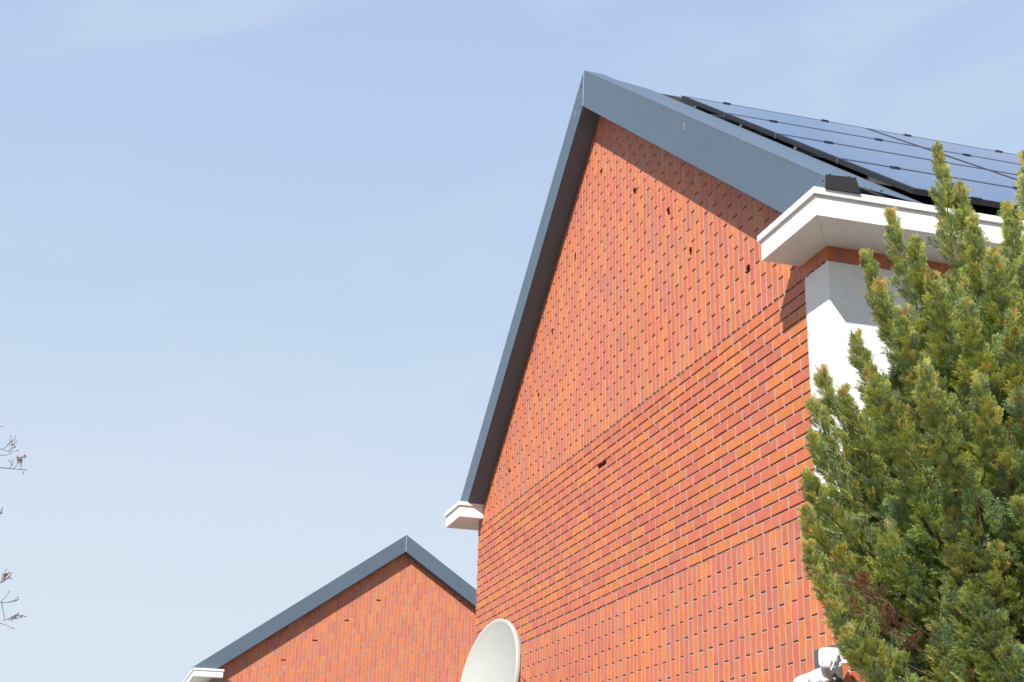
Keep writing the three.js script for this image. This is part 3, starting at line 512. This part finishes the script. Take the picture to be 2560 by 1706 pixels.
  // leading shoots that stand out of the crown against house and sky
  const lead = [[2345, 378, 1.45, 0.85, 0.085, 150], [2226, 535, 1.5, 0.75, 0.066, 110], [2166, 640, 1.62, 0.5, 0.055, 80], [2052, 928, 1.5, 0.55, 0.052, 80], [2034, 1010, 1.55, 0.42, 0.06, 70], [2562, 395, 1.4, 0.8, 0.08, 130], [2110, 985, 1.6, 0.42, 0.065, 80], [2285, 610, 1.65, 0.5, 0.06, 90], [2430, 560, 1.7, 0.55, 0.07, 100], [2400, 470, 1.5, 0.5, 0.05, 70], [2480, 640, 1.9, 0.5, 0.07, 100], [2520, 520, 1.5, 0.5, 0.06, 80], [2140, 850, 1.7, 0.5, 0.07, 90], [2195, 720, 1.75, 0.5, 0.07, 90], [2600, 560, 1.6, 0.5, 0.1, 90],
    [2330, 700, 1.95, 0.5, 0.08, 100], [2250, 790, 2.0, 0.5, 0.08, 100], [2410, 760, 2.05, 0.5, 0.08, 100], [2530, 800, 2.1, 0.5, 0.08, 100], [2180, 930, 2.0, 0.5, 0.08, 100], [2310, 930, 2.2, 0.5, 0.08, 100], [2450, 960, 2.25, 0.5, 0.08, 100],
    [2032, 1095, 1.55, 0.4, 0.065, 80], [2022, 1190, 1.6, 0.4, 0.07, 90], [2018, 1280, 1.6, 0.4, 0.07, 90], [2022, 1370, 1.65, 0.38, 0.07, 90], [2048, 1440, 1.7, 0.36, 0.07, 80], [2082, 1510, 1.75, 0.34, 0.07, 80], [2118, 1590, 1.8, 0.34, 0.07, 80]];
  for (const [px, py, x, ln, w, n] of lead) {
    const tip = place(px, py, 'x', x).sub(base), h = new THREE.Vector3(tip.x, 0, tip.z), a = new THREE.Vector3(tip.x * 0.55, tip.y - ln, tip.z * 0.55 - 0.02), c = new THREE.Vector3(tip.x * 0.97, tip.y - ln * 0.55, tip.z * 0.97);
    plume(a, c, tip, w * 1.3, Math.round(n * 2.1), [1.14, 1.1, 0.88], { spire: 1, len: 0.9 });
  }
  for (const [px, py, n, w] of [[2116, 1450, 12, 0.024], [2134, 1510, 14, 0.026]]) { const tip = place(px, py, 'x', 2.0).sub(base), a = tip.clone().multiply(new THREE.Vector3(0.6, 1, 0.6)); a.y -= 0.16; plume(a, tip.clone().lerp(a, 0.4), tip, w, n, [1, 1, 1], { dead: 0.97 }); }
  mesh('limbs', plain(limbGeo), bark, t).userData.kind = 'stuff';
  lists.forEach((l, k) => { const im = new THREE.InstancedMesh(geos[k], leafMat, l.length); const col = new THREE.Color(); l.forEach(([m, c], i) => { im.setMatrixAt(i, m); im.setColorAt(i, col.setRGB(...c)); }); im.name = 'foliage'; im.userData.kind = 'stuff'; im.castShadow = im.receiveShadow = true; crown.add(im); });
  console.log('fronds', lists.map((l) => l.length).join(' '), 'tris/frond', geos[0].attributes.position.count / 3);
}

// ---------------------------------------------------------------- bare tree at the left, only its outer twigs in the picture
{
  const base = new THREE.Vector3(-8.4, GROUND, 6.4);
  const t = thing('bare_tree', 'leafless budding tree reaching thin twigs in from the left edge', 'tree', [base.x, base.y, base.z]);
  const bark = new THREE.MeshStandardMaterial({ color: lin(0.075, 0.06, 0.055), roughness: 0.95 }), budM = new THREE.MeshStandardMaterial({ color: lin(0.19, 0.105, 0.085), roughness: 0.8 });
  const V = (x, y, z) => new THREE.Vector3(x, y, z), tube = (pts, r0, r1) => { const c = new THREE.CatmullRomCurve3(pts), n = Math.max(6, pts.length * 5), g = new THREE.TubeGeometry(c, n, 1, 6), p = g.attributes.position, q = new THREE.Vector3();
    for (let i = 0; i <= n; i++) { const o = c.getPointAt(i / n), k = r0 + (r1 - r0) * i / n; for (let j = 0; j <= 6; j++) { const id = i * 7 + j; q.fromBufferAttribute(p, id).sub(o).multiplyScalar(k).add(o); p.setXYZ(id, q.x, q.y, q.z); } } g.computeVertexNormals(); return g; };
  mesh('trunk', tube([V(0, 0, 0), V(0.03, 1.5, 0.05), V(-0.05, 3.2, 0.02), V(0.06, 5.2, 0.1), V(0, 7.2, 0.05)], 0.16, 0.03), bark, t);
  const px = (x, y, d = -8) => place(x, y, 'x', d).sub(base), tw = [], buds = [], r = rng(5150);
  const bud = (p, d, s = 1) => { const g = new THREE.SphereGeometry(0.0062 * s, 6, 5); g.scale(0.75, 1.9, 0.75); g.applyQuaternion(new THREE.Quaternion().setFromUnitVectors(V(0, 1, 0), d.clone().normalize())); g.translate(p.x, p.y, p.z); buds.push(g); };
  const twig = (pts, r0, r1, every = true) => { tw.push(tube(pts, r0 * 0.8, r1 * 0.72)); const n = pts.length; if (every) { const e = pts[n - 1], d = e.clone().sub(pts[n - 2]); bud(e, d, 1.1); } };
  const spray = (from, dir, len, depth, rr) => { const mid = from.clone().addScaledVector(dir, len * 0.5).add(V((r() - 0.5) * 0.03, (r() - 0.5) * 0.03, (r() - 0.5) * 0.03)), end = from.clone().addScaledVector(dir, len).add(V(0, 0.03 * len, 0)); twig([from, mid, end], rr, rr * 0.55);
    if (depth > 0) { const n = 3 + Math.floor(r() * 2.4); for (let i = 0; i < n; i++) { const s = 0.3 + 0.65 * r(), p = from.clone().lerp(end, s), d = dir.clone().add(V((r() - 0.5) * 0.9, (r() - 0.25) * 1.3, (r() - 0.5) * 1.2)).normalize(); spray(p, d, len * (0.35 + 0.3 * r()), depth - 1, rr * 0.62); } } };
  const A = px(0, 1170), A2 = px(34, 1173), A3 = px(64, 1175);
  twig([V(0.02, 4.6, 0), V(0.15, 4.95, -0.8), px(-60, 1180), A, A2, A3], 0.028, 0.0032); spray(A2, V(0, 0.75, -0.35), 0.13, 2, 0.0045); spray(px(48, 1175), V(0.1, 0.7, -0.12), 0.11, 1, 0.004); spray(px(58, 1175), V(0, -0.6, -0.1), 0.06, 0, 0.003); spray(px(20, 1172), V(0, 0.5, -0.4), 0.09, 1, 0.0035);
  twig([V(-0.02, 4.9, 0), V(0.1, 5.3, -0.9), px(-50, 1105, -7.8), px(-4, 1120, -7.8), px(22, 1130, -7.8), px(44, 1127, -7.8)], 0.02, 0.003); spray(px(6, 1124, -7.8), V(0, 0.6, -0.5), 0.14, 1, 0.004); spray(px(20, 1130, -7.8), V(0, 0.5, -0.6), 0.1, 1, 0.004);
  twig([px(-50, 1105, -7.8), px(-10, 1135, -7.9), px(12, 1139, -7.9), px(26, 1135, -7.9)], 0.008, 0.003);
  twig([V(0.0, 5.6, 0), V(0.1, 5.75, -0.9), px(-55, 1090), px(-20, 1076), px(5, 1066)], 0.018, 0.003);
  twig([V(0.0, 4.0, 0), V(0.1, 4.1, -0.9), px(-50, 1310), px(-15, 1296), px(4, 1284)], 0.018, 0.003); spray(px(-6, 1293), V(0, 0.7, -0.4), 0.07, 1, 0.003);
  twig([V(0.0, 3.3, 0), V(0.1, 3.5, -1), px(-70, 1500), px(-20, 1515), px(4, 1505), px(16, 1490), px(23, 1480)], 0.02, 0.003); spray(px(2, 1506), V(0, 0.1, -0.9), 0.13, 1, 0.0045);
  twig([px(-70, 1440), px(-20, 1462), px(0, 1458), px(14, 1450)], 0.012, 0.003); for (let i = 0; i < 5; i++) spray(px(-6 + i * 4, 1460 - i), V(0, 0.55 + 0.3 * r(), -0.5 + 0.5 * r()), 0.09, 1, 0.0035);
  twig([V(0.0, 2.9, 0), V(0.1, 3.1, -1), px(-70, 1540), px(-10, 1556), px(14, 1563), px(33, 1572)], 0.02, 0.003); spray(px(8, 1552), V(0, 0.15, -0.8), 0.14, 2, 0.0045);
  twig([px(4, 1507), px(8, 1530), px(12, 1550)], 0.005, 0.0035, false);
  for (let i = 0; i < 14; i++) { const y = 3 + i * 0.3, a = i * 2.4, d = V(Math.cos(a), 0.55, Math.sin(a) * 0.8 + 0.25).normalize(); spray(V(0, y, 0.03), d, 1.1 - i * 0.035, 2, 0.02); }
  mesh('twigs', plain(tw), bark, t).userData.kind = 'stuff'; mesh('buds', plain(buds), budM, t).userData.kind = 'stuff';
}

renderer.render(scene, camera);
